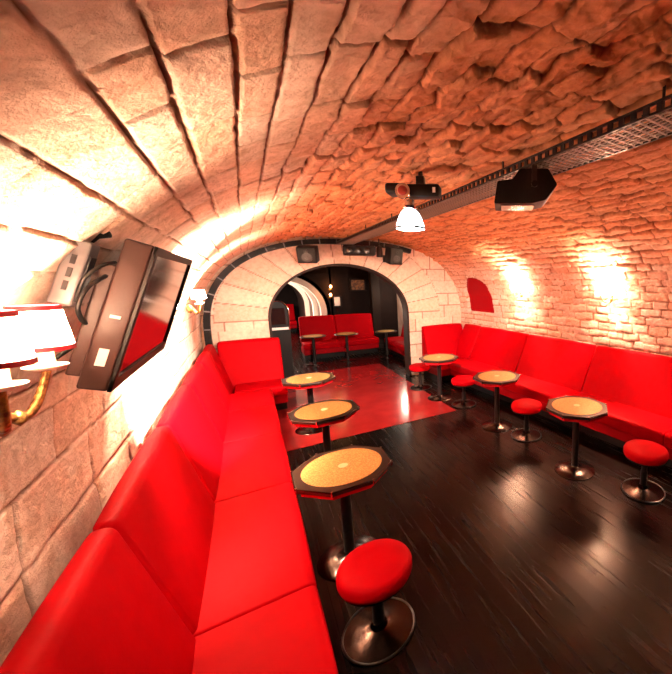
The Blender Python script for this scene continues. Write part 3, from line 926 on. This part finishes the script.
bench_run(t, [-.75, .1, .95], [-.75, .1, .95], place(0, 0, PI), jx=.2, depth=.48)
t = thing('bench', 'red bench deep inside the small ribbed vault past the far bench', 'bench', (.78, 17.6, 0), 0, 'red benches in the far room')
bench_run(t, [-.75, .75], [-.75, .75], place(0, 0, -PI / 2), jx=.2, depth=.48)
def far_table(loc, label):
    t = thing('round_table', label, 'table', loc, 0, 'small round tables in the far room')
    bm = bmesh.new(); lathe(bm, [(0, .70), (.29, .70), (.30, .712), (.29, .725), (0, .725)], 36); obj('tabletop', bm, M_rim, t, 40)
    bm = bmesh.new(); lathe(bm, [(0, .725), (.22, .725), (.22, .729), (0, .729)], 36); obj('glitter_inset', bm, M_glitter, t, 40)
    bm = bmesh.new(); lathe(bm, [(0, .03), (.035, .03), (.035, .66), (.1, .69), (.1, .70), (0, .70)], 20); obj('post', bm, M_blackm, t, 40)
    bm = bmesh.new(); lathe(bm, [(0, 0), (.2, 0), (.2, .012), (.05, .04), (0, .04)], 32); obj('base', bm, M_dchrome, t, 40)
    return t
ft = far_table((1.22, 9.95, 0), 'leftmost small round table in the far room beyond the doorway')
dup(ft, (2.0, 9.9, 0), 0, 'middle small round table in the far room beyond the doorway')
dup(ft, (3.0, 9.75, 0), 0, 'rightmost small round table in the far room, before the corner of the two benches')
def column(x, y, w, label):
    t = thing('column', label, 'column', (x, y, 0))
    bm = bmesh.new(); box(bm, (0, 0, 1.32), (w, w, 2.4)); obj('shaft', bm, M_wood, t)
    bm = bmesh.new(); box(bm, (0, 0, .06), (w + .05, w + .05, .12), bevel=.01); obj('foot', bm, M_wood, t)
    bm = bmesh.new(); box(bm, (0, 0, 2.60), (w + .06, w + .06, .16), bevel=.015); obj('capital', bm, M_wood, t)
    t['kind'] = 'structure'
column(3.16, 11.2 , .24, 'dark square column at the right end of the far bench')
def picture(name, x, z, w, h, m, label, y=11.44):
    t = thing(name, label, 'picture', (x, y, z))
    bm = bmesh.new()
    for cx, cz, sx, sz in ((0, h / 2, w + .06, .04), (0, -h / 2, w + .06, .04), (-w / 2, 0, .04, h), (w / 2, 0, .04, h)): box(bm, (cx, -.012, cz), (sx, .035, sz), bevel=.006)
    obj('frame', bm, M_wood, t)
    bm = bmesh.new(); box(bm, (0, -.004, 0), (w - .02, .008, h - .02)); obj('canvas', bm, m, t)
picture('framed_picture', 2.74, 1.98, .42, .34, M_picture, 'small framed brown picture high on the dark far wall')
picture('notice', 2.12, 1.50, .20, .30, M_paper, 'small white framed sheet on the dark far wall above the bench')
def far_lamp(x, y, z, label, power, col, rz=0.):
    t = thing('wall_sconce', label, 'wall lamp', (x, y, z), rz, 'small lamps in the far room')
    bm = bmesh.new(); lathe(bm, [(0, 0), (.04, 0), (.04, .015), (0, .02)], 20, (0, 0, -.07), Matrix.Rotation(PI / 2, 3, 'X')); tube(bm, [(0, -.01, -.07), (0, -.07, -.08), (0, -.09, -.04)], .008, 8); obj('bracket', bm, M_brass, t, 40)
    bm = bmesh.new(); lathe(bm, [(0, -.045), (.02, -.04), (.034, -.01), (.034, .015), (.018, .04), (0, .046)], 20, (0, -.09, 0)); obj('globe', bm, emit('lit_globe', col, 12), t, 60)
    ld = bpy.data.lights.new('lamp_light', 'POINT'); ld.energy = power; ld.color = col; ld.shadow_soft_size = .05
    lo = link(bpy.data.objects.new('lamp_light', ld), t); lo.location = (0, -.17, .06)
far_lamp(1.96, 11.44, 1.94, 'upper amber lamp on the dark far wall beside the small vault', 4, (1, .42, .14))
far_lamp(1.94, 11.44, 1.70, 'lower amber lamp on the dark far wall beside the small vault', 3, (1, .42, .14))
far_lamp(3.93, 10.6, 1.72, 'white lamp on the pale right wall of the far room', 30, (1, .80, .62), -PI / 2)
far_lamp(-.20, 12.3, 1.75, 'unseen lamp added in the small vault to light its first and second ribs', 220, (1, .84, .68), PI / 2)  # lamp added out of sight so the ribs stand out as lit stripes
far_lamp(-.20, 13.9, 1.75, 'unseen lamp added in the small vault to light its second and third ribs', 220, (1, .84, .68), PI / 2)  # second unseen lamp added for the lit ribs
def cabinet():
    t = thing('music_cabinet', 'dark round topped cabinet with pale curved edge inside the left jamb of the doorway', 'cabinet', (.42, 8.25, 0))
    pl = [(-.19, 0), (.17, 0), (.19, 1.30)] + [(.19 * math.cos(PI * k / 16) , 1.50 + .22 * math.sin(PI * k / 16)) for k in range(17)]
    M = Matrix.Rotation(PI / 2, 3, 'X')
    bm = bmesh.new(); prism(bm, pl, -.18, .18, M); obj('body', bm, M_blackp, t, 40)
    bm = bmesh.new(); tube(bm, [(.17, -.19, 1.16)] + [(x * .96, -.19, z) for x, z in pl[2:]], .014, 8); obj('edge_trim', bm, M_chrome, t, 40)
    bm = bmesh.new(); box(bm, (.02, -.19, 1.18), (.28, .03, .05), bevel=.006); obj('shelf', bm, M_white, t)
    bm = bmesh.new(); box(bm, (0, -.183, 1.42), (.24, .01, .32), bevel=.004); obj('glass_front', bm, M_screen, t)
cabinet()
#ENDMORE
# ------------------------------------------------------------------ camera
cam = bpy.data.cameras.new('camera'); co = link(bpy.data.objects.new('camera', cam))
f = 350.
d = Vector((247 - 505, -(281 - 337), -f)).normalized()
A = Vector((0, -d.z, d.y)).normalized()
A = -A if A.y < 0 else A
A = (A - d * A.dot(d)).normalized()
X = d.cross(A)
R = Matrix((( X.x, X.y, X.z), (d.x, d.y, d.z), (A.x, A.y, A.z)))   # camera axes seen from the room
co.matrix_world = Matrix.Translation((0, 0, 2.1)) @ R.to_4x4()
cam.sensor_fit = 'HORIZONTAL'; cam.sensor_width = 36
cam.lens = f * 36 / 672
cam.shift_x = -(505 - 336) / 672
cam.clip_start = .02
S.camera = co

w = bpy.data.worlds.new('world'); S.world = w; w.use_nodes = True
w.node_tree.nodes['Background'].inputs['Color'].default_value = (.02, .012, .01, 1)
w.node_tree.nodes['Background'].inputs['Strength'].default_value = .1
S.view_settings.view_transform = 'Standard'; S.view_settings.look = 'None'
S.view_settings.gamma = 1; S.view_settings.use_curve_mapping = False
S.view_settings.exposure = 0.78
S.cycles.max_bounces = 10; S.cycles.diffuse_bounces = 6
